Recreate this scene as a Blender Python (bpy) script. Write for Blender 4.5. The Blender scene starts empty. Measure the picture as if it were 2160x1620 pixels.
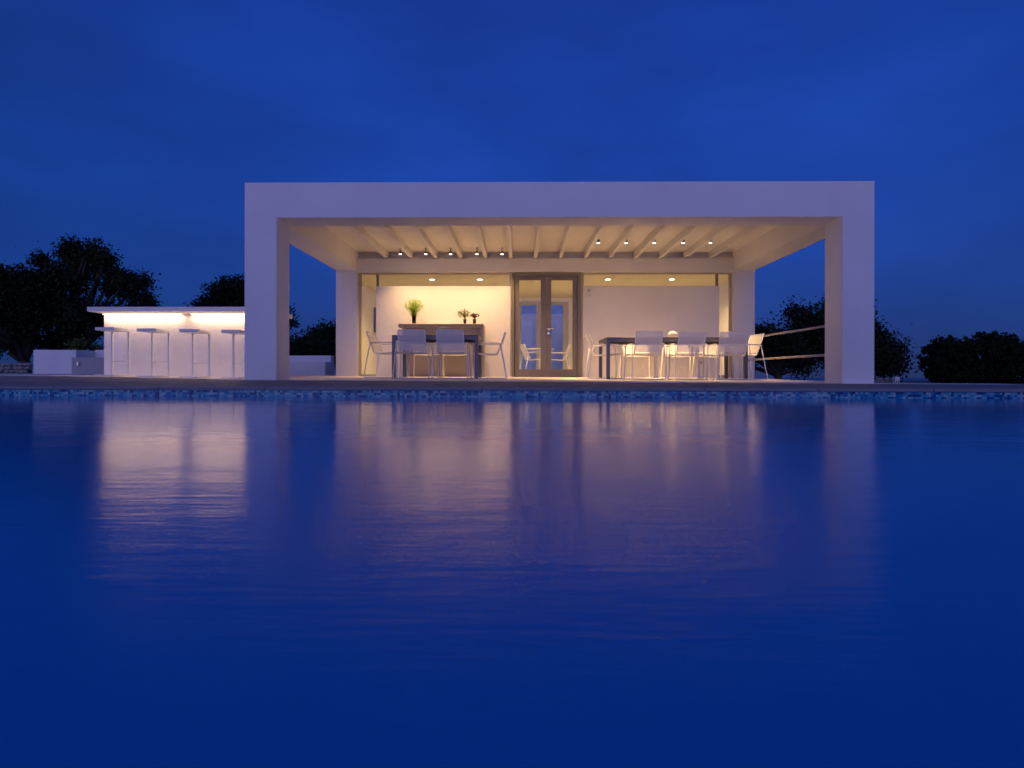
import bpy, bmesh, math, random
import numpy as np
from mathutils import Vector, Matrix, Euler

SC = bpy.context.scene
COL = SC.collection
R = math.radians

# ------------------------------------------------------------------ camera
F_PX, THETA, ROLL, HOR = 1180.0, 0.012, 0.0015, 793.5     # in pixels of the 2160 x 1620 photograph
cam = bpy.data.objects.new('camera', bpy.data.cameras.new('camera'))
COL.objects.link(cam)
cam.data.sensor_width = 36.0
cam.data.lens = F_PX / 2160 * 36
cam.data.shift_y = -(810 - HOR) / 2160
cam.data.clip_start, cam.data.clip_end = 0.02, 30000
cam.matrix_world = Matrix.Rotation(THETA, 4, 'Z') @ Matrix.Rotation(math.pi / 2, 4, 'X') @ Matrix.Rotation(ROLL, 4, 'Z')
SC.camera = cam

# ------------------------------------------------------------------ sky, sun, exposure
SUN_EL, SUN_AZ = R(0.5), R(188)          # just set, behind the camera (the camera looks along +Y)
world = bpy.data.worlds.new('World'); SC.world = world; world.use_nodes = True
wt = world.node_tree; wn = wt.nodes; wl = wt.links
sky = wn.new('ShaderNodeTexSky'); sky.sky_type = 'NISHITA'; sky.sun_disc = False
sky.sun_elevation = R(-0.55); sky.sun_rotation = SUN_AZ
sky.ozone_density = 6.5; sky.air_density = 1.0; sky.dust_density = 1.0; sky.altitude = 50
tc = wn.new('ShaderNodeTexCoord')
sx = wn.new('ShaderNodeSeparateXYZ'); cx = wn.new('ShaderNodeCombineXYZ')
mz = wn.new('ShaderNodeMath'); mz.operation = 'MULTIPLY_ADD'; mz.inputs[1].default_value = 0.48; mz.inputs[2].default_value = 0.125
wl.new(tc.outputs['Generated'], sx.inputs[0])
wl.new(sx.outputs['X'], cx.inputs['X']); wl.new(sx.outputs['Y'], cx.inputs['Y'])
wl.new(sx.outputs['Z'], mz.inputs[0]); wl.new(mz.outputs[0], cx.inputs['Z'])
nrm = wn.new('ShaderNodeVectorMath'); nrm.operation = 'NORMALIZE'
wl.new(cx.outputs[0], nrm.inputs[0]); wl.new(nrm.outputs[0], sky.inputs['Vector'])
# thin high cloud veil: a little lighter and darker in broad drifts
nz = wn.new('ShaderNodeTexNoise'); nz.inputs['Scale'].default_value = 1.6; nz.inputs['Detail'].default_value = 4; nz.inputs['Roughness'].default_value = 0.5
mpw = wn.new('ShaderNodeMapping'); mpw.inputs['Scale'].default_value = (1, 1, 2.6)
wl.new(tc.outputs['Generated'], mpw.inputs[0]); wl.new(mpw.outputs[0], nz.inputs['Vector'])
mr = wn.new('ShaderNodeMapRange'); mr.inputs[1].default_value = 0.25; mr.inputs[2].default_value = 0.75
mr.inputs[3].default_value = 0.62; mr.inputs[4].default_value = 1.28
wl.new(nz.outputs['Fac'], mr.inputs[0])
mul = wn.new('ShaderNodeVectorMath'); mul.operation = 'SCALE'
wl.new(sky.outputs[0], mul.inputs[0]); wl.new(mr.outputs[0], mul.inputs['Scale'])
bg = wn['Background']; bg.inputs['Strength'].default_value = 0.13
wl.new(mul.outputs[0], bg.inputs['Color'])

sun = bpy.data.objects.new('sun', bpy.data.lights.new('sun', 'SUN')); COL.objects.link(sun)
sun.data.energy = 0.078; sun.data.angle = R(70); sun.data.color = (0.92, 0.70, 1.0)   # afterglow behind the camera
sun.rotation_euler = (R(90 - 14), 0, R(-8))

SC.view_settings.view_transform = 'Standard'; SC.view_settings.look = 'None'
SC.view_settings.gamma = 1.0; SC.view_settings.use_curve_mapping = False
SC.view_settings.exposure = 2.7
SC.render.engine = 'CYCLES'
SC.cycles.use_denoising = True
SC.cycles.max_bounces = 8; SC.cycles.diffuse_bounces = 4; SC.cycles.glossy_bounces = 4; SC.cycles.transparent_max_bounces = 16
SC.cycles.caustics_reflective = False; SC.cycles.caustics_refractive = False
SC.cycles.sample_clamp_indirect = 4.0

# ------------------------------------------------------------------ helpers
def at(px, py, Y):
    """the point on the plane y = Y that the camera at the origin sees at this pixel of the photograph"""
    v = Vector(((px - 1080) / F_PX, (HOR - py) / F_PX, -1.0))
    d = cam.matrix_world.to_3x3() @ v
    return d * (Y / d.y)
def PX(px, Y, py=HOR): return at(px, py, Y).x
def PZ(py, Y, px=1080): return at(px, py, Y).z

OFF = {}
class MB:
    def __init__(s): s.v = []; s.f = []; s.mi = []
    def add(s, v, f, m=0):
        b = len(s.v); s.v += [tuple(p) for p in v]
        for q in f: s.f.append(tuple(i + b for i in q)); s.mi.append(m)
        return s
    def box(s, x0, x1, y0, y1, z0, z1, m=0):
        v = [(x0,y0,z0),(x1,y0,z0),(x1,y1,z0),(x0,y1,z0),(x0,y0,z1),(x1,y0,z1),(x1,y1,z1),(x0,y1,z1)]
        return s.add(v, [(0,3,2,1),(4,5,6,7),(0,1,5,4),(1,2,6,5),(2,3,7,6),(3,0,4,7)], m)
    def obox(s, c, ax, ay, az, m=0):
        c, ax, ay, az = map(Vector, (c, ax, ay, az))
        v = [c + i*ax + j*ay + k*az for k in (-1,1) for i, j in ((-1,-1),(1,-1),(1,1),(-1,1))]
        return s.add(v, [(0,3,2,1),(4,5,6,7),(0,1,5,4),(1,2,6,5),(2,3,7,6),(3,0,4,7)], m)
    def tube(s, pts, r, n=8, closed=False, m=0):
        P = [Vector(p) for p in pts]; N = len(P); rings = []
        rr = r if hasattr(r, '__len__') else [r] * N
        up = None
        for i in range(N):
            if closed: t = P[(i+1) % N] - P[i-1]
            else: t = P[min(i+1, N-1)] - P[max(i-1, 0)]
            t.normalize()
            if up is None:
                up = Vector((0,0,1)) if abs(t.z) < .9 else Vector((1,0,0))
            a = (up - t * up.dot(t)).normalized(); up = a
            b = t.cross(a)
            rings.append([P[i] + rr[i] * (math.cos(2*math.pi*k/n) * a + math.sin(2*math.pi*k/n) * b) for k in range(n)])
        v = [p for q in rings for p in q]; f = []
        for i in range(N if closed else N - 1):
            j = (i + 1) % N
            for k in range(n): f.append((i*n+k, i*n+(k+1) % n, j*n+(k+1) % n, j*n+k))
        if not closed:
            f.append(tuple(range(n))[::-1]); f.append(tuple((N-1)*n + k for k in range(n)))
        return s.add(v, f, m)
    def lathe(s, prof, c=(0,0,0), n=24, m=0):
        c = Vector(c); v = []; f = []
        for r, z in prof:
            for k in range(n):
                a = 2*math.pi*k/n; v.append(c + Vector((r*math.cos(a), r*math.sin(a), z)))
        for i in range(len(prof)-1):
            for k in range(n): f.append((i*n+k, i*n+(k+1) % n, (i+1)*n+(k+1) % n, (i+1)*n+k))
        return s.add(v, f, m)
    def mesh(s, name, mats, smooth=False, bevel=0, off=(0,0,0)):
        me = bpy.data.meshes.new(name)
        o = Vector(off)
        me.from_pydata([(p[0]-o.x, p[1]-o.y, p[2]-o.z) for p in s.v], [], s.f)
        mats = mats if isinstance(mats, (list, tuple)) else [mats]
        for mt in mats: me.materials.append(mt)
        if len(mats) > 1: me.polygons.foreach_set('material_index', s.mi)
        if bevel:
            bm = bmesh.new(); bm.from_mesh(me)
            es = [e for e in bm.edges if len(e.link_faces) == 2 and e.calc_face_angle(0) > .6]
            bmesh.ops.bevel(bm, geom=es, offset=bevel, segments=2, affect='EDGES', profile=.5, clamp_overlap=True)
            bm.to_mesh(me); bm.free()
        if smooth: me.shade_smooth() if hasattr(me, 'shade_smooth') else [setattr(p, 'use_smooth', True) for p in me.polygons]
        me.update()
        return me
    def build(s, name, mats, parent=None, smooth=False, bevel=0, local=False):
        off = (0,0,0) if (local or parent is None) else OFF.get(parent.name, (0,0,0))
        return link(name, s.mesh(name, mats, smooth, bevel, off), parent, keep=off)

def link(name, data, parent=None, loc=(0,0,0), rot=(0,0,0), keep=None):
    o = bpy.data.objects.new(name, data); COL.objects.link(o)
    o.location = loc; o.rotation_euler = rot
    if parent is not None:
        o.parent = parent
        OFF[o.name] = OFF.get(parent.name, (0,0,0)) if keep is None else keep
    return o
def tag(o, label=None, cat=None, group=None, kind=None):
    if label: o['label'] = label
    if cat: o['category'] = cat
    if group: o['group'] = group
    if kind: o['kind'] = kind
    return o
def thing(name, label, cat, loc=(0,0,0), rz=0, group=None):
    o = bpy.data.objects.new(name, None); COL.objects.link(o)
    o.empty_display_size = .1
    o.location = loc; o.rotation_euler = (0,0,rz)
    OFF[o.name] = tuple(loc)
    return tag(o, label, cat, group)
def copy_tree(o, parent=None):
    c = o.copy(); COL.objects.link(c); c.parent = parent
    for ch in list(o.children): copy_tree(ch, c)
    return c

# ------------------------------------------------------------------ materials
def mat(name, col, rough=.6, metal=0, ior=1.45, bump=0, bscale=30, var=0, vscale=3, emit=None, estr=0, coord='pos', detail=4, stretch=None):
    m = bpy.data.materials.new(name); m.use_nodes = True
    nt = m.node_tree; b = nt.nodes['Principled BSDF']
    b.inputs['Base Color'].default_value = (*col, 1); b.inputs['Roughness'].default_value = rough
    b.inputs['Metallic'].default_value = metal; b.inputs['IOR'].default_value = ior
    if bump or var:
        if coord == 'pos':
            g = nt.nodes.new('ShaderNodeNewGeometry'); src = g.outputs['Position']
        else:
            g = nt.nodes.new('ShaderNodeTexCoord'); src = g.outputs['Object']
        if stretch:
            mp = nt.nodes.new('ShaderNodeMapping'); mp.inputs['Scale'].default_value = stretch
            nt.links.new(src, mp.inputs[0]); src = mp.outputs[0]
    if var:
        n = nt.nodes.new('ShaderNodeTexNoise'); n.inputs['Scale'].default_value = vscale; n.inputs['Detail'].default_value = 6
        nt.links.new(src, n.inputs['Vector'])
        r = nt.nodes.new('ShaderNodeMapRange'); r.inputs[1].default_value = .25; r.inputs[2].default_value = .75
        r.inputs[3].default_value = 1 - var; r.inputs[4].default_value = 1 + var
        nt.links.new(n.outputs['Fac'], r.inputs[0])
        v = nt.nodes.new('ShaderNodeVectorMath'); v.operation = 'SCALE'; v.inputs[0].default_value = col
        nt.links.new(r.outputs[0], v.inputs['Scale']); nt.links.new(v.outputs[0], b.inputs['Base Color'])
    if bump:
        n2 = nt.nodes.new('ShaderNodeTexNoise'); n2.inputs['Scale'].default_value = bscale; n2.inputs['Detail'].default_value = detail
        nt.links.new(src, n2.inputs['Vector'])
        bp = nt.nodes.new('ShaderNodeBump'); bp.inputs['Strength'].default_value = bump; bp.inputs['Distance'].default_value = .01
        nt.links.new(n2.outputs['Fac'], bp.inputs['Height']); nt.links.new(bp.outputs[0], b.inputs['Normal'])
    if emit:
        b.inputs['Emission Color'].default_value = (*emit, 1); b.inputs['Emission Strength'].default_value = estr
    return m

def mat_glass(name, tint=(.97, .98, .97)):
    m = bpy.data.materials.new(name); m.use_nodes = True; nt = m.node_tree; nt.nodes.clear()
    out = nt.nodes.new('ShaderNodeOutputMaterial'); mix = nt.nodes.new('ShaderNodeMixShader')
    t = nt.nodes.new('ShaderNodeBsdfTransparent'); t.inputs[0].default_value = (*tint, 1)
    g = nt.nodes.new('ShaderNodeBsdfGlossy'); g.inputs['Roughness'].default_value = 0.0
    fr = nt.nodes.new('ShaderNodeFresnel'); fr.inputs['IOR'].default_value = 1.5
    nt.links.new(fr.outputs[0], mix.inputs[0]); nt.links.new(t.outputs[0], mix.inputs[1]); nt.links.new(g.outputs[0], mix.inputs[2])
    nt.links.new(mix.outputs[0], out.inputs[0])
    return m

def mat_mesh(name, col, opacity):
    m = bpy.data.materials.new(name); m.use_nodes = True; nt = m.node_tree
    b = nt.nodes['Principled BSDF']; out = nt.nodes['Material Output']
    b.inputs['Base Color'].default_value = (*col, 1); b.inputs['Roughness'].default_value = .7
    t = nt.nodes.new('ShaderNodeBsdfTransparent'); mix = nt.nodes.new('ShaderNodeMixShader'); mix.inputs[0].default_value = opacity
    nt.links.new(t.outputs[0], mix.inputs[1]); nt.links.new(b.outputs[0], mix.inputs[2]); nt.links.new(mix.outputs[0], out.inputs[0])
    return m

def mat_leaf(name, col, var=.5):
    m = bpy.data.materials.new(name); m.use_nodes = True; nt = m.node_tree
    b = nt.nodes['Principled BSDF']; b.inputs['Roughness'].default_value = .8; b.inputs['Specular IOR Level'].default_value = .15
    g = nt.nodes.new('ShaderNodeNewGeometry')
    r = nt.nodes.new('ShaderNodeMapRange'); r.inputs[3].default_value = 1 - var; r.inputs[4].default_value = 1 + var
    nt.links.new(g.outputs['Random Per Island'], r.inputs[0])
    v = nt.nodes.new('ShaderNodeVectorMath'); v.operation = 'SCALE'; v.inputs[0].default_value = col
    nt.links.new(r.outputs[0], v.inputs['Scale']); nt.links.new(v.outputs[0], b.inputs['Base Color'])
    return m

def mat_water():
    m = bpy.data.materials.new('pool water'); m.use_nodes = True; nt = m.node_tree; N = nt.nodes; L = nt.links
    b = N['Principled BSDF']
    b.inputs['Base Color'].default_value = (0.001, 0.25, 0.60, 1)
    b.inputs['IOR'].default_value = 1.22
    g = N.new('ShaderNodeNewGeometry')
    def wave(scale, stretch, detail, dist, strength, normal=None, rot=0):
        mp = N.new('ShaderNodeMapping'); mp.inputs['Scale'].default_value = stretch; mp.inputs['Rotation'].default_value = (0, 0, rot)
        L.new(g.outputs['Position'], mp.inputs[0])
        n = N.new('ShaderNodeTexNoise'); n.inputs['Scale'].default_value = scale; n.inputs['Detail'].default_value = detail
        L.new(mp.outputs[0], n.inputs['Vector'])
        bp = N.new('ShaderNodeBump'); bp.inputs['Strength'].default_value = strength; bp.inputs['Distance'].default_value = dist
        L.new(n.outputs['Fac'], bp.inputs['Height'])
        if normal: L.new(normal, bp.inputs['Normal'])
        return bp.outputs[0]
    a = wave(0.9, (1.0, 1.6, 1), 2, .02, .25, rot=.35)
    a2 = wave(4.5, (0.8, 1.2, 1), 2, .006, .30, a, rot=.2)
    c = wave(24, (0.32, 1.8, 1), 3, .0018, .5, a2, rot=-.10)
    # the water lies calmer in the lee of the far wall: finer ripples there, coarser in the open
    sp = N.new('ShaderNodeSeparateXYZ'); L.new(g.outputs['Position'], sp.inputs[0])
    rg = N.new('ShaderNodeMapRange'); rg.inputs[1].default_value = .5; rg.inputs[2].default_value = 6.1; rg.inputs[3].default_value = .21; rg.inputs[4].default_value = .03
    L.new(sp.outputs['Y'], rg.inputs[0]); L.new(rg.outputs[0], b.inputs['Roughness'])
    L.new(c, b.inputs['Normal'])
    return m

M = {}
M['plaster'] = mat('white plaster', (.80, .79, .78), .85, bump=.3, bscale=30, var=.06, vscale=1.1)
M['taupe'] = mat('shaded counter', (.30, .26, .24), .6, bump=.1, bscale=40, var=.05, vscale=3)  # unlit front and shade below the slab put into the counter's colour
M['plaster_darker'] = mat('darker plaster', (.42, .40, .40), .85, bump=.25, bscale=38, var=.06, vscale=2)  # bench seat toned darker than the plaster wall
M['render_in'] = mat('interior paint', (.78, .76, .70), .8, bump=.1, bscale=60, var=.02)
M['rafter'] = mat('white painted wood', (.76, .74, .70), .6, bump=.15, bscale=20, var=.04, vscale=6, stretch=(4, .5, 4))
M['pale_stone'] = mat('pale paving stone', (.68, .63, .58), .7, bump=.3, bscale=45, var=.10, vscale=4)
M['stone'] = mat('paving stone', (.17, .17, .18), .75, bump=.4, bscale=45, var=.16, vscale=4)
M['coping'] = mat('coping stone', (.23, .23, .25), .7, bump=.4, bscale=40, var=.18, vscale=5, stretch=(1, 3, 6))
M['grout'] = mat('mortar', (.22, .21, .20), .9, bump=.3, bscale=60)
M['alu'] = mat('taupe aluminium', (.205, .185, .172), .42, var=.04, vscale=8)
M['alu_light'] = mat('sand aluminium', (.48, .44, .36), .45, var=.04, vscale=8)
M['dark'] = mat('dark seal', (.03, .028, .027), .5)
M['steel'] = mat('brushed steel', (.12, .12, .135), .38, metal=.7, bump=.1, bscale=40, stretch=(8, 8, .4))
M['chrome'] = mat('satin chrome', (.75, .75, .75), .22, metal=1)
M['slate'] = mat('dark table top', (.035, .034, .036), .28, var=.15, vscale=6)
M['white_metal'] = mat('white lacquer', (.74, .74, .73), .35, var=.03, vscale=9, coord='obj')
M['sling'] = mat_mesh('white mesh fabric', (.74, .74, .73), .72)
M['lamp_body'] = mat('grey lamp body', (.30, .29, .27), .4, metal=.6)
M['lamp_on'] = mat('lit lamp', (1, .9, .7), .5, emit=(1, .83, .55), estr=2)
M['led'] = mat('lit led strip', (1, .9, .7), .5, emit=(1, .80, .50), estr=.5)
M['glass'] = mat_glass('window glass')
M['vase_glass'] = mat_glass('vase glass', (.92, .95, .92))
M['frost'] = mat_mesh('frosted globe', (.82, .80, .74), .55)
M['vase_dark'] = mat('brown glazed vase', (.05, .032, .025), .3)
M['wax'] = mat('candle wax', (.8, .72, .55), .5)
M['wood'] = mat('pale wood rail', (.46, .40, .35), .55, bump=.2, bscale=16, var=.12, vscale=8, stretch=(6, .6, 6))
M['leaf'] = mat_leaf('olive leaf', (.022, .028, .015))
M['leaf_dark'] = mat_leaf('dark leaf', (.018, .024, .012))
M['bark'] = mat('grey bark', (.045, .038, .033), .9, bump=.8, bscale=14, var=.3, vscale=5)
M['grass_stem'] = mat_leaf('yellow green grass', (.22, .36, .03), .35)
M['herb'] = mat_leaf('green herb', (.10, .13, .04), .4)
M['red_leaf'] = mat_leaf('dark red leaf', (.06, .025, .025), .5)
M['soil'] = mat('dry ground', (.09, .075, .06), .95, bump=.6, bscale=3, var=.25, vscale=.7)
M['sea'] = mat('sea', (.01, .03, .07), .3, ior=1.33)
M['drystone'] = mat('field stone', (.34, .31, .30), .9, bump=.5, bscale=25, var=.2, vscale=6)
M['mos'] = [mat('mosaic tile %s' % n, c, .18, var=.05, vscale=30) for n, c in
            (('navy', (.010, .07, .24)), ('cobalt', (.02, .18, .42)), ('azure', (.06, .34, .50)), ('pale', (.18, .43, .53)), ('white', (.33, .52, .59)))]
M['water'] = mat_water()

# ------------------------------------------------------------------ terrace heights (drained towards the pool and the right)
XS = [-16, -10, -6.3, -4, 5, 16]
def pool_y(X): return 6.1 - .023 * X
ZP = [-.116, -.119, -.121, -.122, -.127, -.133]
ZF = [.03, .012, -.012, -.054, -.094, -.145]
ZR = [.05, .036, .016, 0., -.034, -.09]
WATER = -.225
def lerp_tab(T, X):
    if X <= XS[0]: return T[0]
    for i in range(len(XS)-1):
        if X <= XS[i+1]:
            t = (X - XS[i]) / (XS[i+1] - XS[i]); return T[i]*(1-t) + T[i+1]*t
    return T[-1]
def deck_z(X, Y):
    y0, y1, y2 = pool_y(X) + .35, 8.0, 12.0
    if Y <= y0: return lerp_tab(ZP, X)
    if Y <= y1:
        t = (Y-y0)/(y1-y0); return lerp_tab(ZP, X)*(1-t) + lerp_tab(ZF, X)*t
    t = min((Y-y1)/(y2-y1), 1.2); return lerp_tab(ZF, X)*(1-t) + lerp_tab(ZR, X)*t

# ------------------------------------------------------------------ ground, sea, pool, terrace
def sheet(name, pts, z, m):
    mb = MB(); mb.add([(x, y, z) for x, y in pts], [tuple(range(len(pts)))])
    return tag(mb.build(name, m), kind='structure')
g = MB()
rnd = random.Random(4)
gx = [-90, -60, -40, -28, -20, -14, -8, -2, 4, 10, 16, 24, 36, 60, 90]; gy = [5.0, 8, 11, 14, 18, 23, 30, 40, 55, 75]
for j, y in enumerate(gy):
    for x in gx: g.v.append((x, y, -.42 - .0032 * max(y-20, 0) + rnd.uniform(-.05, .05) * (y > 9)))
nx = len(gx)
for j in range(len(gy)-1):
    for i in range(nx-1):
        g.f.append((j*nx+i, j*nx+i+1, (j+1)*nx+i+1, (j+1)*nx+i)); g.mi.append(0)
tag(g.build('ground', M['soil'], smooth=True), kind='structure')
sheet('sea', [(-9000, 70), (9000, 70), (9000, 14000), (-9000, 14000)], -28, M['sea'])
sheet('pool_water', [(-16, -5), (16, -5), (16, pool_y(16)+.03), (-16, pool_y(-16)+.03)], WATER, M['water'])

pw = MB()
A = Vector((-16, pool_y(-16), 0)); B = Vector((16, pool_y(16), 0)); eu = (B-A).normalized(); ev = Vector((-eu.y, eu.x, 0)); LEN = (B-A).length
pw.add([A+ev*.02+Vector((0,0,-1.6)), B+ev*.02+Vector((0,0,-1.6)), B+ev*.02+Vector((0,0,-.14)), A+ev*.02+Vector((0,0,-.14))], [(0,1,2,3)])
pw.add([A+ev*.3+Vector((0,0,-1.6)), B+ev*.3+Vector((0,0,-1.6)), B+ev*.3+Vector((0,0,-.14)), A+ev*.3+Vector((0,0,-.14))], [(3,2,1,0)])
pool_wall = tag(pw.build('pool_wall', M['grout']), kind='structure')
ti = MB(); TS = .0262; n_t = int(LEN / TS)
rt = random.Random(11)
for row in range(5):
    k = 0
    while k < n_t:
        run = rt.choice((1, 1, 1, 1, 2)); ci = rt.choices(range(5), (18, 22, 24, 24, 12))[0]
        for q in range(k, min(k+run, n_t)):
            s0 = q*TS; X = (A + eu*s0).x
            if not -10.5 < X < 10.5: continue
            top = lerp_tab(ZP, X) - .036 - row*TS
            if top < WATER - .02: continue
            c = A + eu*(s0+TS/2) + Vector((0, 0, top - TS/2))
            ti.obox(c + ev*.006, eu*(TS*.46), ev*.012, Vector((0, 0, TS*.46)), ci)
        k += run
tag(ti.build('mosaic_tiles', M['mos'], pool_wall), 'blue and white glass mosaic band along the waterline', kind='stuff')

# terrace: mortar bed, coping stones, paving slabs
te = MB()
cols = [-16, -13, -10, -8, -6.3, -5, -4, -2, 0, 2, 4, 5.12]; rows = [0, .35, 8.0, 8.42, 10, 12, 13.2]
def grid(cols, rows):
    b = len(te.v)
    for r in rows:
        for X in cols:
            Y = pool_y(X) + r if r < 1 else r
            if r == 0: Y += .04
            te.v.append((X, Y, deck_z(X, Y) - .014))
    n = len(cols); m = len(rows)
    for j in range(m-1):
        for i in range(n-1): te.f.append((b+j*n+i, b+j*n+i+1, b+(j+1)*n+i+1, b+(j+1)*n+i)); te.mi.append(0)
    # outer rim down to the ground
    rim = [b+i for i in range(n)] + [b+j*n+n-1 for j in range(1, m)] + [b+(m-1)*n+i for i in range(n-2, -1, -1)] + [b+j*n for j in range(m-2, 0, -1)]
    lo = []
    for q in rim: te.v.append((te.v[q][0], te.v[q][1], -.55 if te.v[q][1] > 7 else -.20)); lo.append(len(te.v)-1)
    for k in range(len(rim)):
        l = (k+1) % len(rim); te.f.append((rim[k], lo[k], lo[l], rim[l])); te.mi.append(0)
grid(cols, rows); grid([5.12, 7, 9, 12, 16], [0, .35, 8.0, 8.42])
terrace = tag(te.build('terrace', M['grout']), kind='structure')
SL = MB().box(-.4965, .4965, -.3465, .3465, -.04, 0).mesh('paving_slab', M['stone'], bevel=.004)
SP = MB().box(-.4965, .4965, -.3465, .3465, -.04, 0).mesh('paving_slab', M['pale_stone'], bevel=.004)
CP = MB().box(-.598, .598, -.19, .185, -.036, 0).mesh('coping_stone', M['coping'], bevel=.007)
def surf_rot(X, Y, dx, dy):
    d = (B-A).normalized()
    a = math.atan2(deck_z(X+dx, Y) - deck_z(X-dx, Y), 2*dx); b = math.atan2(deck_z(X, Y+dy) - deck_z(X, Y-dy), 2*dy)
    return (b, -a, math.atan2(eu.y, eu.x))
k = 0
while k*1.2 < LEN:
    c = A + eu*(k*1.2+.6) + ev*.165
    link('coping_stone', CP, terrace, (c.x, c.y, lerp_tab(ZP, c.x) + rnd.uniform(-.0012, .0012)), (rnd.uniform(-.002, .002), -math.atan2(lerp_tab(ZP, c.x+.6)-lerp_tab(ZP, c.x-.6), 1.2), math.atan2(eu.y, eu.x)))
    k += 1
for j in range(9):
    for i in range(32):
        c = A + eu*((i + .5 + (j % 2)*.5)*1.0) + ev*(.355 + .35 + j*.7)
        if c.x > 4.62 and c.y > 8.1: continue
        if abs(c.x) > 15.4: continue
        if c.x < -12.2: continue
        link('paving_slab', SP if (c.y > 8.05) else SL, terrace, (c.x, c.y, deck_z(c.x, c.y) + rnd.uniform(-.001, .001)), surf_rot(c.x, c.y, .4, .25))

# ------------------------------------------------------------------ pavilion
YF, YB, YR, YG = 7.92, 8.37, 11.90, 12.04       # portal front, portal back, header front, glass
XL0, XR0 = PX(516, YF, 600), PX(1844.3, YF, 600); XL1, XR1 = PX(583, YF, 600), PX(1777, YF, 600)
ZT, ZU = (PZ(385, YF, 600) + PZ(382, YF, 1800))/2, (PZ(458, YF, 650) + PZ(457.5, YF, 1740))/2
pav = thing('pavilion', 'white plastered flat-roofed poolside pavilion with open portico and glass doors', 'pavilion', ((XL0+XR0)/2, YF, -.07))
def part(name, m, *b, bevel=0, parent=None, smooth=False):
    mb = MB()
    for q in b: mb.box(*q)
    return mb.build(name, m, parent or pav, bevel=bevel, smooth=smooth)
BV = .006
# portal and side frame
part('portal_pillar', M['plaster'], (XL0, XL1, YF, YB, -.4, ZU))
part('portal_pillar', M['plaster'], (XR1, XR0, YF, YB, -.4, ZU))
part('portal_beam', M['plaster'], (XL0, XR0, YF, YB, ZU, ZT))
part('side_beam', M['plaster'], (XL0, XL1, YB, 12.10, ZU, ZT))
part('side_beam', M['plaster'], (XR1, XR0, YB, 12.10, ZU, ZT))
part('rear_pillar', M['plaster'], (XL0, XL1, YR, 12.10, -.4, ZU))
part('rear_pillar', M['plaster'], (XR1, XR0, YR, 12.10, -.4, ZU))
ZH1, ZH0 = PZ(544.8, YR, 1150), PZ(573, YR, 1150)
ZC = 2.652
part('header_beam', M['plaster'], (XL1, XR1, YR, 12.10, ZH0, ZH1), bevel=.004)
part('upstand', M['plaster'], (XL1, XR1, 12.0, 12.10, ZH1+.006, ZC))
part('portico_ceiling', M['rafter'], (XL1, XR1, YB, 12.10, ZC, ZC+.06))
part('roof', M['plaster'], (XL1, XR1, YB, 12.10, ZC+.062, ZT-.01), (XL0, XR0, 12.10, 16.1, ZC+.062, ZT))
RF = MB().box(-.038, .038, 0, 11.995-YB, 0, ZC-ZH1-.012).mesh('rafter', M['rafter'], bevel=.004)
rx0, rx1 = PX(867, YR, 544), PX(1500, YR, 544)
for i in range(-1, 13):
    link('rafter', RF, pav, Vector((rx0 + (rx1-rx0)*i/12, YB+.002, ZH1+.010)) - pav.location)
# room
ZI, ZFL = 2.205, -.012
rz = 15.8
part('room_wall', M['render_in'], (XL0, XL0+.2, 12.10, rz+.25, -.4, ZC+.06))
part('room_wall', M['render_in'], (XR0-.2, XR0, 12.10, rz+.25, -.4, ZC+.06))
dx0, dx1 = PX(1092, rz), PX(1199, rz); dzt = PZ(636, rz, 1110)
part('room_wall', M['render_in'], (XL0+.2, dx0, rz, rz+.25, -.4, ZI), (dx1, XR0-.2, rz, rz+.25, -.4, ZI), (dx0, dx1, rz, rz+.25, dzt, ZI))
part('room_ceiling', M['render_in'], (XL0+.2, XR0-.2, 12.10, rz+.25, ZI, ZI+.12))
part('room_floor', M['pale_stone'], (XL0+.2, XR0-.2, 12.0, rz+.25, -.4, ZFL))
# rear doors
rd = part('rear_door', M['alu_light'], (dx0, dx0+.10, rz+.02, rz+.10, ZFL+.003, dzt), (dx1-.16, dx1, rz+.02, rz+.10, ZFL+.003, dzt), (dx0+.10, dx1-.16, rz+.02, rz+.10, dzt-.1, dzt),
          (dx0+.10, dx1-.16, rz+.02, rz+.10, ZFL+.003, ZFL+.14), (PX(1131, rz), PX(1163, rz), rz+.02, rz+.10, ZFL+.14, dzt-.1))
part('pane', M['glass'], (dx0+.1, PX(1131, rz), rz+.055, rz+.062, ZFL+.14, dzt-.1), parent=rd)
part('pane', M['glass'], (PX(1163, rz), dx1-.16, rz+.055, rz+.062, ZFL+.14, dzt-.1), parent=rd)
# solid wall panels in front of the glazing
YP = 11.985
ZPAN = PZ(603.5, YP, 900)
XA0, XA1 = PX(793, YP), PX(1077, YP); XB0, XB1 = PX(1229, YP), PX(1517, YP)
part('wall_panel', M['plaster'], (XA0, XA1, YP, YG-.012, -.4, ZPAN), bevel=.005)
part('wall_panel', M['plaster'], (XB0, XB1, YP, YG-.012, -.4, ZPAN), bevel=.005)
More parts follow.
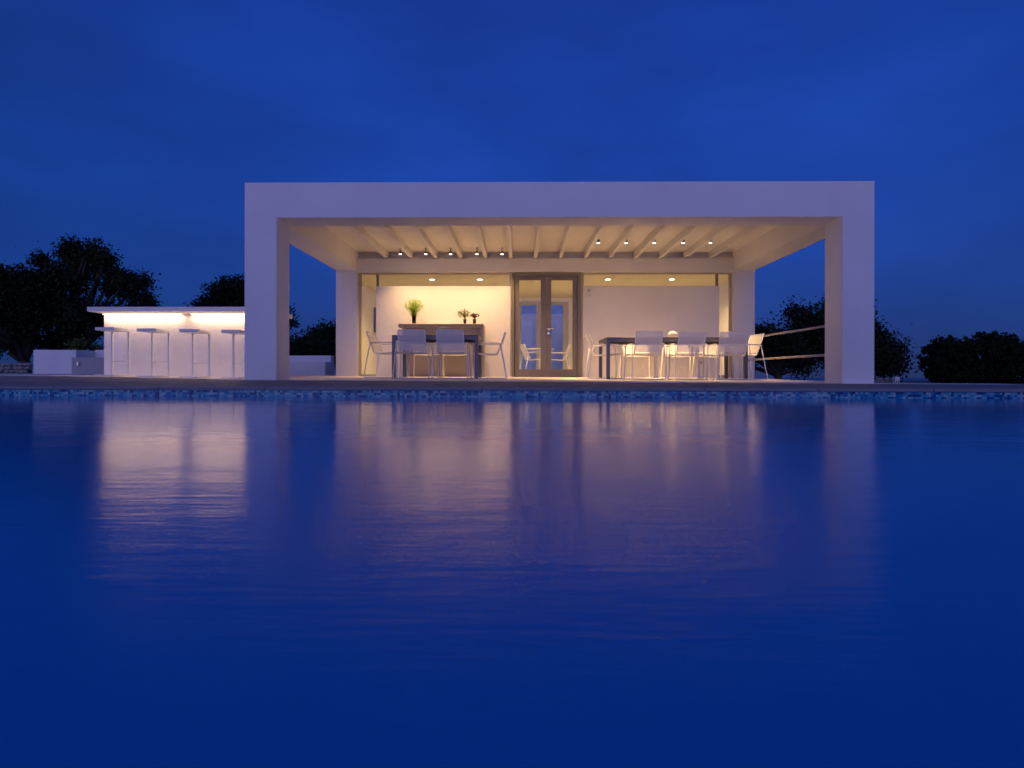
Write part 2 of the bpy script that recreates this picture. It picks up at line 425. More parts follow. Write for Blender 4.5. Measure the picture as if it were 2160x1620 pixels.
# glazing: frames, mullions, panes
def window(xa, xb, mull):
    f = part('window', M['alu_light'], (xa, xa+.045, YG-.03, YG+.04, ZFL, ZH0), (xb-.045, xb, YG-.03, YG+.04, ZFL, ZH0),
             (xa+.045, xb-.045, YG-.03, YG+.04, ZH0-.03, ZH0-.002), (xa+.045, xb-.045, YG-.01, YG+.04, ZFL, ZFL+.045), bevel=0)
    xs = [xa+.045] + [q for mx in mull for q in (mx-.024, mx+.024)] + [xb-.045]
    for mx in mull: part('mullion', M['alu'], (mx-.022, mx+.022, YG-.025, YG+.035, ZFL+.046, ZH0-.031), parent=f)
    for a, b in zip(xs[::2], xs[1::2]): part('pane', M['glass'], (a, b, YG+.002, YG+.010, ZFL+.046, ZH0-.031), parent=f)
DX0, DX1 = PX(1079, YG), PX(1226, YG)
window(XL1+.002, DX0-.002, [PX(796.5, YG)])
window(DX1+.002, XR1-.002, [PX(1511.5, YG)])
# double door
YD = 11.94
DXa, DXb = PX(1079.5, YD), PX(1225.5, YD); DZT, DZB = PZ(576, YD, 1150), -.018
fr = part('door_frame', M['alu'], (DXa, DXa+.055, YD, YD+.12, DZB, DZT), (DXb-.075, DXb, YD, YD+.12, DZB, DZT), (DXa+.055, DXb-.075, YD, YD+.12, DZT-.06, DZT), bevel=.003)
part('seal', M['dark'], (DXa+.055, DXa+.075, YD+.02, YD+.1, DZB, DZT-.061), parent=fr)
part('threshold', M['dark'], (DXa+.076, DXb-.076, YD+.02, YD+.1, DZB-.01, DZB+.014), parent=fr)
lx0, lx1, lxm = DXa+.078, DXb-.078, PX(1152, YD)
pzt, pzb = PZ(590, YD, 1150), PZ(779, YD, 1150)
for a, b, pa, pb in ((lx0, lxm-.002, PX(1094.6, YD), PX(1140.6, YD)), (lxm+.002, lx1, PX(1162.7, YD), PX(1208, YD))):
    lf = part('door_leaf', M['alu'], (a, pa, YD+.025, YD+.085, DZB+.016, DZT-.064), (pb, b, YD+.025, YD+.085, DZB+.016, DZT-.064),
              (pa, pb, YD+.025, YD+.085, pzt, DZT-.064), (pa, pb, YD+.025, YD+.085, DZB+.016, pzb), bevel=.003)
    part('pane', M['glass'], (pa, pb, YD+.05, YD+.058, pzb, pzt), parent=lf)
    if a > lx0:
        hx, hz = PX(1157, YD), PZ(694, YD, 1157)
        hb = MB()
        for zz in (hz, hz-.092):
            hb.tube([(hx, YD+.026, zz), (hx, YD+.012, zz)], .026, 16)
        hb.tube([(hx, YD+.014, hz), (hx, YD-.03, hz), (hx+.012, YD-.042, hz), (hx+.11, YD-.042, hz)], .010, 8)
        hb.box(hx-.006, hx+.006, YD+.008, YD+.013, hz-.125, hz-.086)
        hb.build('door_handle', M['chrome'], lf, smooth=False)

# ------------------------------------------------------------------ lamps
WARM = (1.0, .59, .26); WARM_IN = (1.0, .63, .30)
def spotlight(px, py, Y, label, watts, tilt=0, size=120):
    p = at(px, py, Y)
    t = thing('ceiling_spotlight', label, 'spotlight', (p.x, p.y, p.z), group='spotlights under the portico ceiling')
    MB().tube([(0,0,.0), (0,0,.062)], [.030, .028], 16).build('lamp_housing', M['lamp_body'], t, local=True)
    MB().tube([(0,0,.062), (0,0,ZC-p.z-.0105)], .009, 8).build('stem', M['lamp_body'], t, local=True)
    MB().tube([(0,0,ZC-p.z-.010), (0,0,ZC-p.z)], .026, 16).build('ceiling_rose', M['lamp_body'], t, local=True)
    MB().tube([(0,0,-.004), (0,0,-.001)], .027, 16).build('lens', M['lamp_on'], t, local=True)
    ld = bpy.data.lights.new('spot', 'SPOT'); ld.energy = watts; ld.color = WARM; ld.spot_size = R(size); ld.spot_blend = 1.0; ld.shadow_soft_size = .025
    lo = link('lamp', ld, t, (0, 0, -.012), (tilt, 0, 0))
for i, (px, w) in enumerate(((844.5, 'leftmost'), (898, 'second from the left'), (950.5, 'middle one'), (1006, 'second from the right'), (1059, 'rightmost'))):
    spotlight(px, 536, 11.56, 'lit spotlight above the counter, %s of five' % w, 19.5, R(-3), 106)
for i, (px, w) in enumerate(((1262, 'leftmost'), (1321, 'second from the left'), (1380, 'middle one'), (1441, 'second from the right'), (1498.5, 'rightmost'))):
    spotlight(px, 512.5, 10.68, 'lit spotlight above the long table, %s of five' % w, 64, R(-6), 78)
for px, w in ((911, 'left one above the plants, behind the glass'), (1012, 'nearest the door on its left, behind the glass'),
              (1282, 'nearest the door on its right, behind the glass'), (1417, 'far right one, behind the glass')):
    y = ZI * F_PX / (HOR - 589); X = PX(px, y)
    t = thing('recessed_downlight', 'round lit recessed ceiling downlight, %s' % w, 'downlight', (X, y, ZI), group='downlights in the room ceiling')
    MB().tube([(0,0,-.008), (0,0,-.002)], .062, 24).build('trim_ring', M['white_metal'], t, local=True)
    MB().tube([(0,0,-.012), (0,0,-.0085)], .052, 24).build('lens', M['lamp_on'], t, local=True)
    ld = bpy.data.lights.new('downlight', 'SPOT'); ld.energy = 34; ld.color = WARM_IN; ld.spot_size = R(150); ld.spot_blend = .6; ld.shadow_soft_size = .05
    link('lamp', ld, t, (0, 0, -.02))

# ------------------------------------------------------------------ bar with stools
YS, YBAR = 8.72, 9.12
bx0, bx1 = PX(219, YBAR), PX(572, YBAR)
sx0, sx1 = PX(183, YS), PX(617, YBAR+.75)
bz1 = PZ(647, YS, 300); bz0 = bz1 - .072
bar = thing('bar_counter', 'white outdoor bar counter with glowing strip lights under its overhanging top', 'bar counter', ((bx0+bx1)/2, YBAR, -.02))
part('bar_front', M['plaster'], (bx0, bx1, YBAR, YBAR+.55, -.3, bz0-.002), parent=bar, bevel=.005)
part('bar_top', M['plaster'], (sx0, sx1, YS, YBAR+.75, bz0, bz1), parent=bar, bevel=.005)
for a, b in ((bx0+.02, PX(386, YBAR)), (PX(407, YBAR), bx1-.05)):
    part('strip_light', M['led'], (a, b, YBAR-.06, YBAR-.035, bz0-.016, bz0-.004), parent=bar)
    ld = bpy.data.lights.new('strip', 'AREA'); ld.shape = 'RECTANGLE'; ld.size = b-a; ld.size_y = .03; ld.energy = .72*(b-a); ld.color = (1, .63, .34)
    link('lamp', ld, bar, Vector(((a+b)/2, YBAR-.048, bz0-.019)) - bar.location)
def make_stool(px0, px1, Y, pyt, pyb, label):
    a, b = PX(px0, Y), PX(px1, Y); zt, zb = PZ(pyt, Y, px0), PZ(pyb, Y, px0)
    w = (b-a)/2; D = .36; H = zt-zb
    t = thing('bar_stool', label, 'bar stool', ((a+b)/2, Y, zb), group='white bar stools along the bar')
    MB().box(-w, w, 0, D, H-.048, H).build('seat', M['white_metal'], t, bevel=.006, local=True)
    MB().box(-w, w, 0, D, 0, .022).build('base_plate', M['white_metal'], t, bevel=.004, local=True)
    for s in (-1, 1):
        x = s*(w-.014)
        MB().box(x-.0135, x+.0135, D-.03, D-.001, .023, H-.049).build('post', M['white_metal'], t, bevel=.003, local=True)
    MB().tube([(-w+.03, D-.015, .23), (w-.03, D-.015, .23)], .006, 8).build('foot_rail', M['chrome'], t, local=True)
for a, b, y0, y1, w in ((200, 240, 690, 793, 'outermost, at the free end of the bar'), (288, 328, 692.6, 795, 'second from the free end of the bar'),
                     (377, 417, 694, 797, 'third from the free end of the bar'), (466, 506, 695.6, 798.7, 'half hidden by the portal pillar')):
    make_stool(a, b, 8.40, y0, y1, 'white square bar stool, %s' % w)

# ------------------------------------------------------------------ counter and plants under the spotlights
YC0 = 11.52
ct = PZ(682.5, YC0, 930); cx0, cx1 = PX(840, YC0), PX(1019.5, YC0)
counter = thing('serving_counter', 'tall plastered serving counter with slab top carrying three plants', 'counter', ((cx0+cx1)/2, YC0, -.02))
part('counter_top', M['taupe'], (cx0, cx1, YC0, YP-.002, ct-.08, ct), parent=counter, bevel=.012)
part('counter_body', M['taupe'], (cx0+.09, cx1-.085, YC0+.10, YP-.002, -.3, ct-.082), parent=counter)
part('counter_leg', M['taupe'], (cx1-.083, cx1, YC0, YP-.002, -.3, ct-.082), parent=counter, bevel=.012)
def blades(mb, rng, n, base, h, spread, w, droop=.3):
    for i in range(n):
        a = rng.uniform(0, 2*math.pi); l = h*rng.uniform(.55, 1.0); sp = spread*rng.uniform(.1, 1)
        pts = []
        for k in range(5):
            t = k/4; pts.append(Vector(base) + Vector((math.cos(a)*sp*t**1.6, math.sin(a)*sp*t**1.6*.7, l*(t - droop*t*t*sp/spread))))
        side = Vector((-math.sin(a), math.cos(a), 0)) * w
        v = []; f = []
        for k, p in enumerate(pts): q = side*(1-.85*k/4); v += [p-q, p+q]
        for k in range(4): f.append((2*k, 2*k+1, 2*k+3, 2*k+2))
        mb.add(v, f)
def leaves(mb, rng, n, c, rad, size):
    for i in range(n):
        d = Vector((rng.gauss(0,1), rng.gauss(0,1), rng.gauss(0,1))).normalized() * rng.random()**.45
        p = Vector(c) + Vector((d.x*rad[0], d.y*rad[1], d.z*rad[2]))
        u = Vector((rng.gauss(0,1), rng.gauss(0,1), rng.gauss(0,1))).normalized(); w = u.orthogonal().normalized()
        s = size*rng.uniform(.6, 1.3)
        mb.add([p-u*s, p+w*s*.4, p+u*s, p-w*s*.4], [(0,1,2,3)])
rp = random.Random(3)
YV = 11.74
p = Vector((PX(873, YV), YV, ct))
t = thing('grass_vase', 'clear glass vase with a tall spray of yellow-green grasses on the counter', 'plant', p)
MB().lathe([(.0, .001), (.036, .002), (.038, .02), (.050, .21), (.047, .21), (.034, .02), (.0, .02)], n=20).build('vase', M['vase_glass'], t, smooth=True, local=True)
mb = MB(); blades(mb, rp, 190, (0, 0, .02), .56, .25, .0042, .2); blades(mb, rp, 90, (0, 0, .19), .36, .28, .004, .9)
leaves(mb, rp, 700, (0, 0, .40), (.20, .16, .14), .017)
mb.build('grasses', M['grass_stem'], t, local=True)
p = Vector((PX(980.5, YV), YV, ct))
t = thing('potted_herb', 'small dark vase with spreading green leafy sprigs, middle plant on the counter', 'plant', p)
MB().lathe([(.0, .001), (.030, .001), (.036, .12), (.033, .12), (.028, .02), (0, .02)], n=20).build('vase', M['vase_dark'], t, smooth=True, local=True)
mb = MB(); blades(mb, rp, 46, (0, 0, .1), .24, .20, .004, .4); leaves(mb, rp, 190, (-.035, 0, .23), (.16, .12, .09), .022)
mb.build('leaves', M['herb'], t, local=True)
p = Vector((PX(1000.5, YV), YV, ct))
t = thing('potted_plant', 'small dark vase with a flat tuft of dark red leaves, right end of counter', 'plant', p)
MB().lathe([(.0, .001), (.033, .001), (.036, .12), (.033, .12), (.03, .02), (0, .02)], n=20).build('vase', M['vase_dark'], t, smooth=True, local=True)
mb = MB(); blades(mb, rp, 70, (0, 0, .1), .15, .12, .006, .3); leaves(mb, rp, 170, (.005, 0, .195), (.11, .09, .045), .018)
mb.build('leaves', M['red_leaf'], t, local=True)

# ------------------------------------------------------------------ tables
def table(x0, x1, y0, y1, zb, h, label):
    t = thing('dining_table', label, 'table', ((x0+x1)/2, (y0+y1)/2, zb))
    w, d = (x1-x0)/2, (y1-y0)/2; L = .030
    MB().box(-w, w, -d, d, h-.014, h).build('table_top', M['slate'], t, bevel=.003, local=True)
    for a in (-1, 1):
        for b in (-1, 1):
            x, y = a*(w-L-.002), b*(d-L-.002)
            MB().box(x-L, x+L, y-L, y+L, 0, h-.015).build('leg', M['steel'], t, bevel=.004, local=True)
    ap = MB()
    for b in (-1, 1): ap.box(-w+2*L+.003, w-2*L-.003, b*(d-.018)-.013, b*(d-.018)+.013, h-.075, h-.015)
    for a in (-1, 1): ap.box(a*(w-.018)-.013, a*(w-.018)+.013, -d+2*L+.003, d-2*L-.003, h-.075, h-.015)
    ap.build('apron', M['steel'], t, bevel=.002, local=True)
    return t
TY0, TY1 = 9.53, 10.50
tl0, tl1 = PX(826, TY0), PX(1008.5, TY0)
table(tl0, tl1, TY0, TY1, deck_z((tl0+tl1)/2, 9.6), .742, 'shorter dark-topped steel dining table left of the glass doors')
UY0, UY1 = 9.85, 10.83
tr0, tr1 = PX(1279.5, UY0), PX(1578, UY0)
table(tr0, tr1, UY0, UY1, deck_z((tr0+tr1)/2, 9.9), .742, 'long dark-topped steel dining table right of the glass doors')

# ------------------------------------------------------------------ chairs
def arc(p0, p1, p2, n=5):
    p0, p1, p2 = map(Vector, (p0, p1, p2))
    return [(1-t)**2*p0 + 2*t*(1-t)*p1 + t*t*p2 for t in [i/n for i in range(n+1)]]
def make_chair():
    """origin on the floor under the rear feet, facing +y, 0.82 m tall"""
    t = thing('armchair', 'x', 'chair')
    rt = .0095
    for s in (-1, 1):
        A_ = .272*s; Fx = .298*s
        pts = [(A_*.99, .115, .615)]
        pts += arc((A_, .50, .622), (A_, .585, .624), (A_*1.01, .590, .545), 5)
        pts += arc((Fx*.995, .605, .05), (Fx, .608, rt), (Fx, .57, rt), 4)
        pts += arc((Fx, .04, rt), (Fx, .0, rt), (Fx*.995, .006, .045), 4)
        pts += [(A_*1.0, .108, .60)]
        MB().tube(pts, rt, 8).build('side_frame', M['white_metal'], t, smooth=True, local=True)
        rp_ = [(.222*s, .022, .815), (.226*s, .10, .60)] + arc((.228*s, .155, .47), (.229*s, .172, .425), (.229*s, .22, .425), 4) + [(.229*s, .60, .450)]
        MB().tube(rp_, .010, 8).build('sling_rail', M['white_metal'], t, smooth=True, local=True)
    def sheet2(name, prof, hw, mt, th=.0):
        mb = MB(); v = []
        for (y, z, sag) in prof:
            for k in range(7):
                u = -1 + 2*k/6; v.append((u*hw, y + sag*(1-u*u)*.4, z - sag*(1-u*u)))
        f = [(i*7+k, i*7+k+1, (i+1)*7+k+1, (i+1)*7+k) for i in range(len(prof)-1) for k in range(6)]
        mb.add(v, f); o = mb.build(name, mt, t, smooth=True, local=True); return o
    sheet2('backrest', [(.022, .812, 0), (.045, .75, .002), (.072, .675, .004), (.10, .60, .004), (.13, .53, .003), (.152, .475, .002)], .224, M['sling'])
    sheet2('seat', [(.156, .464, .001), (.172, .436, .004), (.22, .428, .010), (.33, .433, .014), (.46, .441, .012), (.60, .452, .004)], .226, M['sling'])
    MB().tube([(-.222, .022, .815), (.222, .022, .815)], .008, 8).build('top_bar', M['white_metal'], t, smooth=True, local=True)
    MB().tube([(-.27, .096, .60), (.27, .096, .60)], .0075, 8).build('crossbar', M['white_metal'], t, smooth=True, local=True)
    MB().tube([(-.275, .592, .444), (.275, .592, .444)], .008, 8).build('crossbar', M['white_metal'], t, smooth=True, local=True)
    MB().tube([(-.296, .30, .012), (.296, .30, .012)], .006, 8).build('floor_bar', M['white_metal'], t, smooth=True, local=True)
    return t
proto = make_chair(); used = [False]
def chair(x, y, deg, label, group, z=None):
    o = proto if not used[0] else copy_tree(proto)
    used[0] = True
    o.location = (x, y, deck_z(x, y) if z is None else z); o.rotation_euler = (0, 0, R(deg))
    tag(o, label, 'chair', group)
G1, G2 = 'white chairs around the short table', 'white chairs around the long table'
for a, b, w, dg in ((837, 897, 'left of two backed to the pool', 1.5), (918, 978, 'right of two backed to the pool', -2)):
    chair(PX((a+b)/2, 9.30), 9.30, dg, 'white armchair at the short table, %s' % w, G1)
for px, w, dg in ((905, 'far side near its left end', 182), (966, 'far side near its right end', 178)):
    chair(PX(px, 10.98), 10.98, dg, 'white armchair at the short table, %s' % w, G1)
chair(PX(780, 10.05), 10.05, -96, 'white mesh armchair at the left end of the short table', G1)
chair(PX(1069, 10.0), 10.0, 90, 'white mesh armchair between the short table and the doors', G1)
for a, b, w, dg in ((1339.5, 1402.3, 'leftmost', 2), (1431, 1493, 'middle one', 1), (1520, 1580, 'rightmost', -3)):
    chair(PX((a+b)/2, 9.42), 9.42, dg, 'white armchair, %s of three at the long table backed to the pool' % w, G2)
for px, w, dg in ((1338, 'leftmost', 178), (1424, 'middle one', 181), (1490, 'rightmost', 183)):
    chair(PX(px, 11.32), 11.32, dg, 'white armchair, %s of three behind the long table by the wall' % w, G2)
chair(PX(1236, 10.3), 10.3, -90, 'white mesh armchair between the doors and the long table', G2)
chair(PX(1600, 10.15), 10.15, 97, 'white mesh armchair at the right end of the long table by the rails', G2)

# ------------------------------------------------------------------ lanterns
def lantern(px, Y, zt, label, r, handle):
    t = thing('candle_lantern', label, 'lantern', (PX(px, Y), Y, zt))
    MB().lathe([(0, .001), (r*1.25, .001), (r*1.28, .028), (r*1.1, .034), (0, .034)], n=24).build('tray', M['slate'], t, smooth=False, local=True)
    MB().lathe([(r*.8, .036), (r, .06), (r*1.02, .09), (r*.8, .125), (r*.42, .145), (r*.40, .15)], n=24).build('glass_globe', M['frost'], t, smooth=True, local=True)
    MB().lathe([(0, .036), (.05, .036), (.05, .10), (0, .103)], n=16).build('candle', M['wax'], t, local=True)
    if handle:
        MB().tube([(r*1.1*math.cos(a), 0, .10 + .085*math.sin(a)) for a in [math.pi*i/14 for i in range(15)]], .006, 8).build('handle', M['chrome'], t, smooth=True, local=True)
lantern(1419, 10.35, deck_z(2.9, 9.9)+.742, 'round glass candle lantern on dark tray on the long table', .085, False)
lantern(934, 10.0, deck_z(-1.4, 9.6)+.742, 'glass candle lantern with arched handle on the short table', .085, True)

# ------------------------------------------------------------------ wall box, railing
p = at(1242, 617.5, YP)
t = thing('intercom_box', 'small white wall intercom box right of the doors', 'intercom', (p.x, YP, p.z-.09))
MB().box(-.042, .042, -.03, -.001, 0, .19).build('housing', M['white_metal'], t, bevel=.006, local=True)
MB().tube([(.012, -.0305, .035), (.012, -.034, .035)], .009, 12).build('button', M['dark'], t, local=True)
MB().box(-.028, .028, -.033, -.0305, .11, .165).build('speaker_grille', M['alu_light'], t, local=True)
p = at(1477, 765, YP)
t = thing('wall_socket', 'small covered wall socket low on the wall behind the long table', 'socket', (p.x, YP, p.z))
MB().box(-.04, .04, -.022, -.001, -.04, .04).build('cover', M['white_metal'], t, bevel=.005, local=True)
MB().box(-.03, .03, -.027, -.0225, -.03, .026).build('flap', M['alu_light'], t, bevel=.002, local=True)
xr = (XR0+XR1)/2
t = thing('handrail', 'two horizontal pale rails between the right-hand pillars of the portico', 'railing', (xr, YB, -.08))
for z0, z1 in ((.785, .79), (.335, .345)):
    MB().tube([(xr, YB-.01, z0), (xr, YR+.01, z1)], .020, 12).build('rail', M['wood'], t, smooth=True)

# ------------------------------------------------------------------ low benches behind the bar
lw = thing('garden_wall_bench', 'low white plastered garden wall with built-in bench, left of the bar', 'bench', (PX(140, 12), 12, 0))
w0, w1, w2 = PX(70, 12.2), PX(160, 12.2), PX(300, 12.6)
part('wall', M['plaster'], (w0, w1, 12.2, 12.9, -.4, PZ(738, 12.2, 110)), parent=lw, bevel=.01)
part('wall', M['plaster'], (w1+.002, w2, 12.75, 13.1, -.4, PZ(738, 12.75, 180)), parent=lw, bevel=.01)
part('bench_seat', M['plaster_darker'], (PX(151, 12.1), w2, 12.10, 12.198, -.4, PZ(754, 12.1, 190)), (w1+.002, w2, 12.2, 12.748, -.4, PZ(754, 12.1, 190)), parent=lw)
part('tap', M['chrome'], (PX(164, 12.08), PX(167, 12.08), 12.05, 12.099, PZ(771, 12.08, 165), PZ(764, 12.08, 165)), parent=lw)
rw = thing('plaster_bench', 'low white plastered bench with backrest wall behind the left portal pillar', 'bench', (PX(660, 13.2), 13.2, 0))
r0, r1 = PX(560, 13.6), PX(698, 13.6)
part('back_wall', M['plaster'], (r0, r1, 13.6, 13.85, -.4, PZ(750, 13.6, 650)), parent=rw, bevel=.01)
part('bench_seat', M['plaster'], (r0, PX(686, 13.1), 13.1, 13.598, -.4, PZ(763, 13.1, 650)), parent=rw, bevel=.01)

# ------------------------------------------------------------------ far white house seen through the rear door
hs = thing('white_house', 'distant white house seen through the glass doors', 'house', (1.0, 27, -.5))
part('wall', M['plaster'], (-3.5, 4.5, 27, 33, -.8, PZ(662, 27, 1120)), parent=hs)
part('annexe', M['plaster'], (PX(1103, 24), PX(1173, 24), 24, 26.99, -.8, PZ(685, 24, 1120)), parent=hs)
part('window', M['dark'], (2.4, 3.2, 26.97, 26.998, .6, 1.7), parent=hs)

# furniture in the room, seen through the doors
t = thing('round_table', 'small white table inside the room behind the glass doors', 'table', (PX(1139, 14.4), 14.6, ZFL))
MB().lathe([(0, .70), (.36, .70), (.37, .715), (.36, .73), (0, .73)], n=32).build('table_top', M['white_metal'], t, local=True)
MB().lathe([(.03, .02), (.028, .69)], n=16).build('stem', M['white_metal'], t, smooth=True, local=True)
MB().lathe([(0, .0), (.22, .0), (.2, .018), (.03, .022)], n=24).build('foot', M['white_metal'], t, local=True)
chair(PX(1100, 14.3), 14.25, -75, 'white armchair inside the room left of the small table', 'chairs in the room', ZFL)
chair(PX(1204, 14.5), 14.55, 80, 'white armchair inside the room right of the small table', 'chairs in the room', ZFL)
t = thing('wall_picture', 'dark framed picture on the room wall behind the left side window', 'picture', (XL0+.203, 14.3, 1.35))
part('frame', M['dark'], (XL0+.202, XL0+.235, 14.22, 15.1, 1.02, 1.75), parent=t)
part('print', M['slate'], (XL0+.236, XL0+.238, 14.27, 15.05, 1.07, 1.70), parent=t)

# ------------------------------------------------------------------ trees and shrubs
def leaf_mesh(name, clumps, n, size, seed, mt, clump_r=.32, elong=.45, spill=.14):
    """many small leaf blades gathered in clumps; clumps = list of (centre, radii, weight)"""
    r = np.random.default_rng(seed)
    W = np.array([c[2] for c in clumps], float); W /= W.sum()
    per = 34
    nc = max(1, n // per)
    idx = r.choice(len(clumps), nc, p=W)
    C = np.array([c[0] for c in clumps], float)[idx]; Rd = np.array([c[1] for c in clumps], float)[idx]
    d = r.normal(size=(nc, 3)); d /= np.linalg.norm(d, axis=1)[:, None]
    rad = r.random(nc)**(.40 if spill else .22) * r.uniform(.66 if spill else .9, 1.0 + spill, nc)
    cc = C + d*rad[:, None]*Rd
    out = np.where(rad > .8)[0]
    cr = clump_r * r.uniform(.55, 1.25, nc)
    lc = np.repeat(cc, per, 0) + r.normal(size=(nc*per, 3)) * np.repeat(cr, per)[:, None] * np.array([.55, .55, .5])
    N = len(lc)
    u = r.normal(size=(N, 3)); u[:, 2] += .25; u /= np.linalg.norm(u, axis=1)[:, None]
    w = np.cross(u, r.normal(size=(N, 3))); w /= np.linalg.norm(w, axis=1)[:, None]
    s = size * r.uniform(.55, 1.35, N)[:, None]
    V = np.stack([lc-u*s, lc+w*s*elong, lc+u*s, lc-w*s*elong], 1).reshape(-1, 3)
    me = bpy.data.meshes.new(name); me.vertices.add(4*N); me.vertices.foreach_set('co', V.ravel().astype(np.float32))
    me.loops.add(4*N); me.loops.foreach_set('vertex_index', np.arange(4*N, dtype=np.int32))
    me.polygons.add(N); me.polygons.foreach_set('loop_start', np.arange(0, 4*N, 4, dtype=np.int32))
    me.update(calc_edges=True); me.materials.append(mt)
    return me
def tree(name, label, base, clumps, n, size, seed, mt, trunk_r=.16, lean=(0, 0), clump_r=.32, cat='tree', group=None, fork=.9, elong=.45, spill=.14):
    """clumps are given relative to the base"""
    t = thing(name, label, cat, base, group=group)
    r = random.Random(seed)
    mb = MB(); f = Vector((lean[0], lean[1], fork))
    pts = [Vector((0,0,-.2)), Vector((lean[0]*.3+.03, lean[1]*.3, fork*.4)), f]
    mb.tube(pts, [trunk_r*1.35, trunk_r, trunk_r*.85], 10)
    for c, rd, w in clumps:
        for q in range(2):
            e = Vector(c) + Vector([r.uniform(-.5, .5)*k for k in rd])
            m1 = f.lerp(e, .35) + Vector((r.uniform(-.2, .2), r.uniform(-.2, .2), r.uniform(-.1, .25)))
            m2 = f.lerp(e, .7) + Vector((r.uniform(-.2, .2), r.uniform(-.2, .2), r.uniform(-.1, .2)))
            mb.tube([f - Vector((0,0,.05)), m1, m2, e], [trunk_r*.6, trunk_r*.42, trunk_r*.25, trunk_r*.08], 6)
    mb.build('trunk', M['bark'], t, smooth=True, local=True)
    link('crown', leaf_mesh('crown', clumps, n, size, seed, mt, clump_r, elong, spill), t)
    return t
GZ = -.45
def pix_clumps(Y, base_px, L, depth=1.0):
    """clump ellipsoids given in photo pixels at distance Y: (px, py, rx, ry, weight)"""
    b = at(base_px, HOR, Y); s = Y / F_PX; out = []
    rr = random.Random(int(base_px))
    for px, py, rx, ry, w in L:
        p = at(px, py, Y)
        out.append(((p.x - b.x, rr.uniform(-.6, .6)*depth, p.z - GZ), (rx*s, (rx+ry)/2*s*depth, ry*s), w))
    return (b.x, Y, GZ), out
b, c = pix_clumps(21, 52, [(20, 600, 42, 44, 3), (-30, 640, 70, 80, 4), (36, 660, 40, 55, 3), (10, 715, 60, 35, 2), (-60, 580, 50, 40, 2)])
tree('olive_tree', 'dark bushy tree at the left edge of the picture, beside the tall one', b, c, 17000, .075, 5, M['leaf'], .20, group='trees behind the bar', fork=1.0)
b, c = pix_clumps(23, 150, [(133, 525, 20, 26, 1.5), (145, 548, 26, 28, 1.6), (106, 556, 12, 16, .5), (204, 530, 15, 22, .9), (212, 556, 22, 24, 1.2), (240, 552, 14, 14, .5), (150, 600, 62, 42, 5), (240, 598, 34, 34, 2.6), (276, 598, 20, 18, .9), (294, 590, 10, 16, .35), (284, 632, 22, 30, 1.2), (98, 640, 40, 50, 3.4), (80, 592, 14, 26, .6), (190, 675, 80, 46, 6), (262, 686, 42, 40, 2), (140, 722, 66, 24, 2)])
tree('tall_tree', 'tallest dark tree rising behind the low garden wall and the bar end', b, c, 36000, .075, 6, M['leaf'], .24, group='trees behind the bar', fork=1.2)
b, c = pix_clumps(28, 480, [(480, 620, 40, 34, 3), (500, 608, 28, 26, 2), (448, 648, 32, 24, 2), (420, 656, 22, 16, .8), (530, 640, 40, 45, 2), (480, 690, 80, 40, 3), (600, 672, 16, 22, .6)])
tree('small_tree', 'small rounded dark tree peeking over the bar beside the portal', b, c, 14000, .085, 7, M['leaf_dark'], .18, group='trees behind the bar', fork=1.2)
b, c = pix_clumps(24, 690, [(682, 716, 30, 30, 3), (712, 712, 30, 34, 2), (664, 730, 20, 22, 1), (740, 730, 40, 40, 2)])
tree('shrub', 'dark loose shrub beside the left rear pillar', b, c, 9000, .07, 8, M['leaf_dark'], .09, cat='shrub', fork=.4)
b, c = pix_clumps(20, 640, [(590, 742, 40, 30, 2), (630, 740, 34, 30, 2), (670, 744, 34, 28, 2), (710, 746, 30, 26, 1.5), (550, 744, 40, 30, 1.5)])
tree('hedge', 'low dark hedge behind the plaster bench', b, c, 12000, .055, 9, M['leaf_dark'], .08, cat='hedge', fork=.3)
b, c = pix_clumps(15, 180, [(178, 728, 16, 8, 2), (196, 732, 18, 6, 1), (160, 734, 12, 5, .6)], .6)
tree('planted_shrub', 'small warm-lit leafy shrub on top of the low garden wall', b, c, 1200, .04, 10, M['herb'], .02, cat='shrub', clump_r=.12, fork=.6)
b, c = pix_clumps(18, 1800, [(1690, 676, 16, 24, 1.0), (1720, 690, 34, 36, 2), (1770, 670, 50, 40, 3), (1815, 700, 40, 50, 3), (1862, 720, 32, 36, 2.4), (1888, 745, 24, 26, 1.3), (1840, 765, 40, 24, 1.6), (1700, 725, 46, 32, 2.2), (1780, 745, 70, 34, 3), (1880, 778, 24, 10, .5), (1680, 655, 9, 9, .3)])
tree('spreading_tree', 'spreading dark tree half hidden behind the right portal pillar', b, c, 22000, .06, 12, M['leaf'], .17, group='trees on the right', fork=.7)
b, c = pix_clumps(16, 1640, [(1618, 715, 24, 22, 1.6), (1645, 728, 34, 26, 2), (1600, 735, 30, 36, 2), (1670, 745, 34, 24, 1.8), (1625, 705, 14, 14, .7), (1560, 720, 40, 40, 2), (1690, 772, 26, 14, .8)])
tree('small_olive_tree', 'low gnarled dark tree behind the handrails', b, c, 12000, .05, 13, M['leaf'], .12, group='trees on the right', fork=.55)
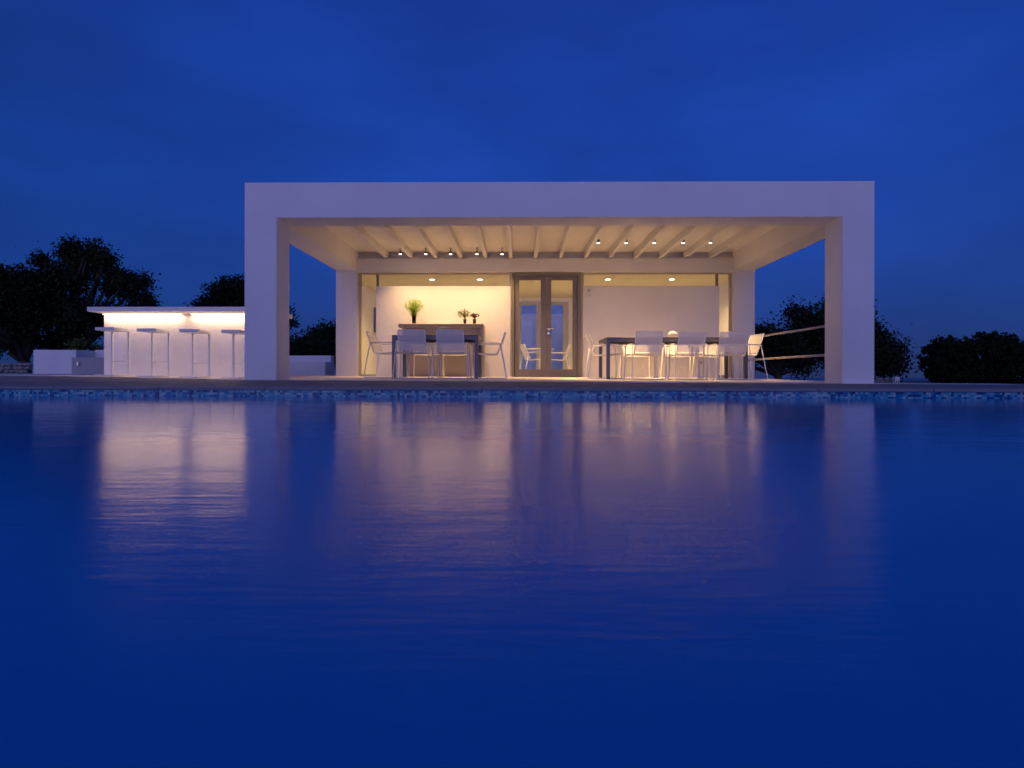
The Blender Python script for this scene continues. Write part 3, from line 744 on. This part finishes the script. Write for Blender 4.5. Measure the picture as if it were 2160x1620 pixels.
b, c = pix_clumps(17, 2070, [(2076, 752, 56, 54, 6), (2022, 756, 52, 50, 5), (1974, 763, 34, 45, 3.4), (2104, 754, 34, 52, 3), (2148, 780, 38, 48, 3), (2060, 790, 105, 22, 4), (2195, 782, 40, 46, 2), (1950, 786, 17, 30, 1.2)])
tree('dome_bush', 'large dense dome-shaped dark bush at the right edge', b, c, 64000, .034, 14, M['leaf_dark'], .12, cat='bush', clump_r=.075, fork=.4, elong=.6, spill=0.0)

# ------------------------------------------------------------------ dry stone walls, marker post
def stone_mesh(seed):
    bm = bmesh.new(); bmesh.ops.create_icosphere(bm, subdivisions=1, radius=1)
    r = random.Random(seed)
    for v in bm.verts: v.co *= r.uniform(.78, 1.12); v.co.z *= .62
    me = bpy.data.meshes.new('field_stone'); bm.to_mesh(me); bm.free(); me.materials.append(M['drystone']); return me
SM = [stone_mesh(s) for s in range(6)]
def dry_wall(label, p0, p1, h, s, seed):
    t = thing('dry_stone_wall', label, 'stone wall', p0)
    r = random.Random(seed); d = Vector(p1)-Vector(p0); L = d.length; z = 0; 
    while z < h:
        x = r.uniform(0, s)
        while x < L:
            w = s*r.uniform(.7, 1.3)
            o = link('field_stone', r.choice(SM), t, Vector(d.normalized()*x) + Vector((0, r.uniform(-.04, .04), z + s*.3)), (r.uniform(-.3,.3), r.uniform(-.3,.3), r.uniform(0, 6)))
            o.scale = (w*.62, w*.6, s*.62)
            x += w
        z += s*.62
dry_wall('rough field-stone wall under the trees at the left edge', at(-40, 795, 15.5), at(66, 795, 15.5), .34, .16, 2)
dry_wall('low remains of field-stone wall beside the right portal pillar', at(1848, 812, 12.2), at(1884, 812, 12.2), .14, .085, 3)
p = at(1890, 810, 12)
t = thing('marker_post', 'tiny white post with two dark slots beyond the terrace on the right', 'post', p)
MB().box(-.047, .047, -.045, .045, -.3, PZ(795, 12, 1890)-p.z).build('shaft', M['plaster'], t, bevel=.004, local=True)
for s in (-1, 1): MB().box(s*.018-.008, s*.018+.008, -.0475, -.0455, .03, .085).build('slot', M['dark'], t, local=True)
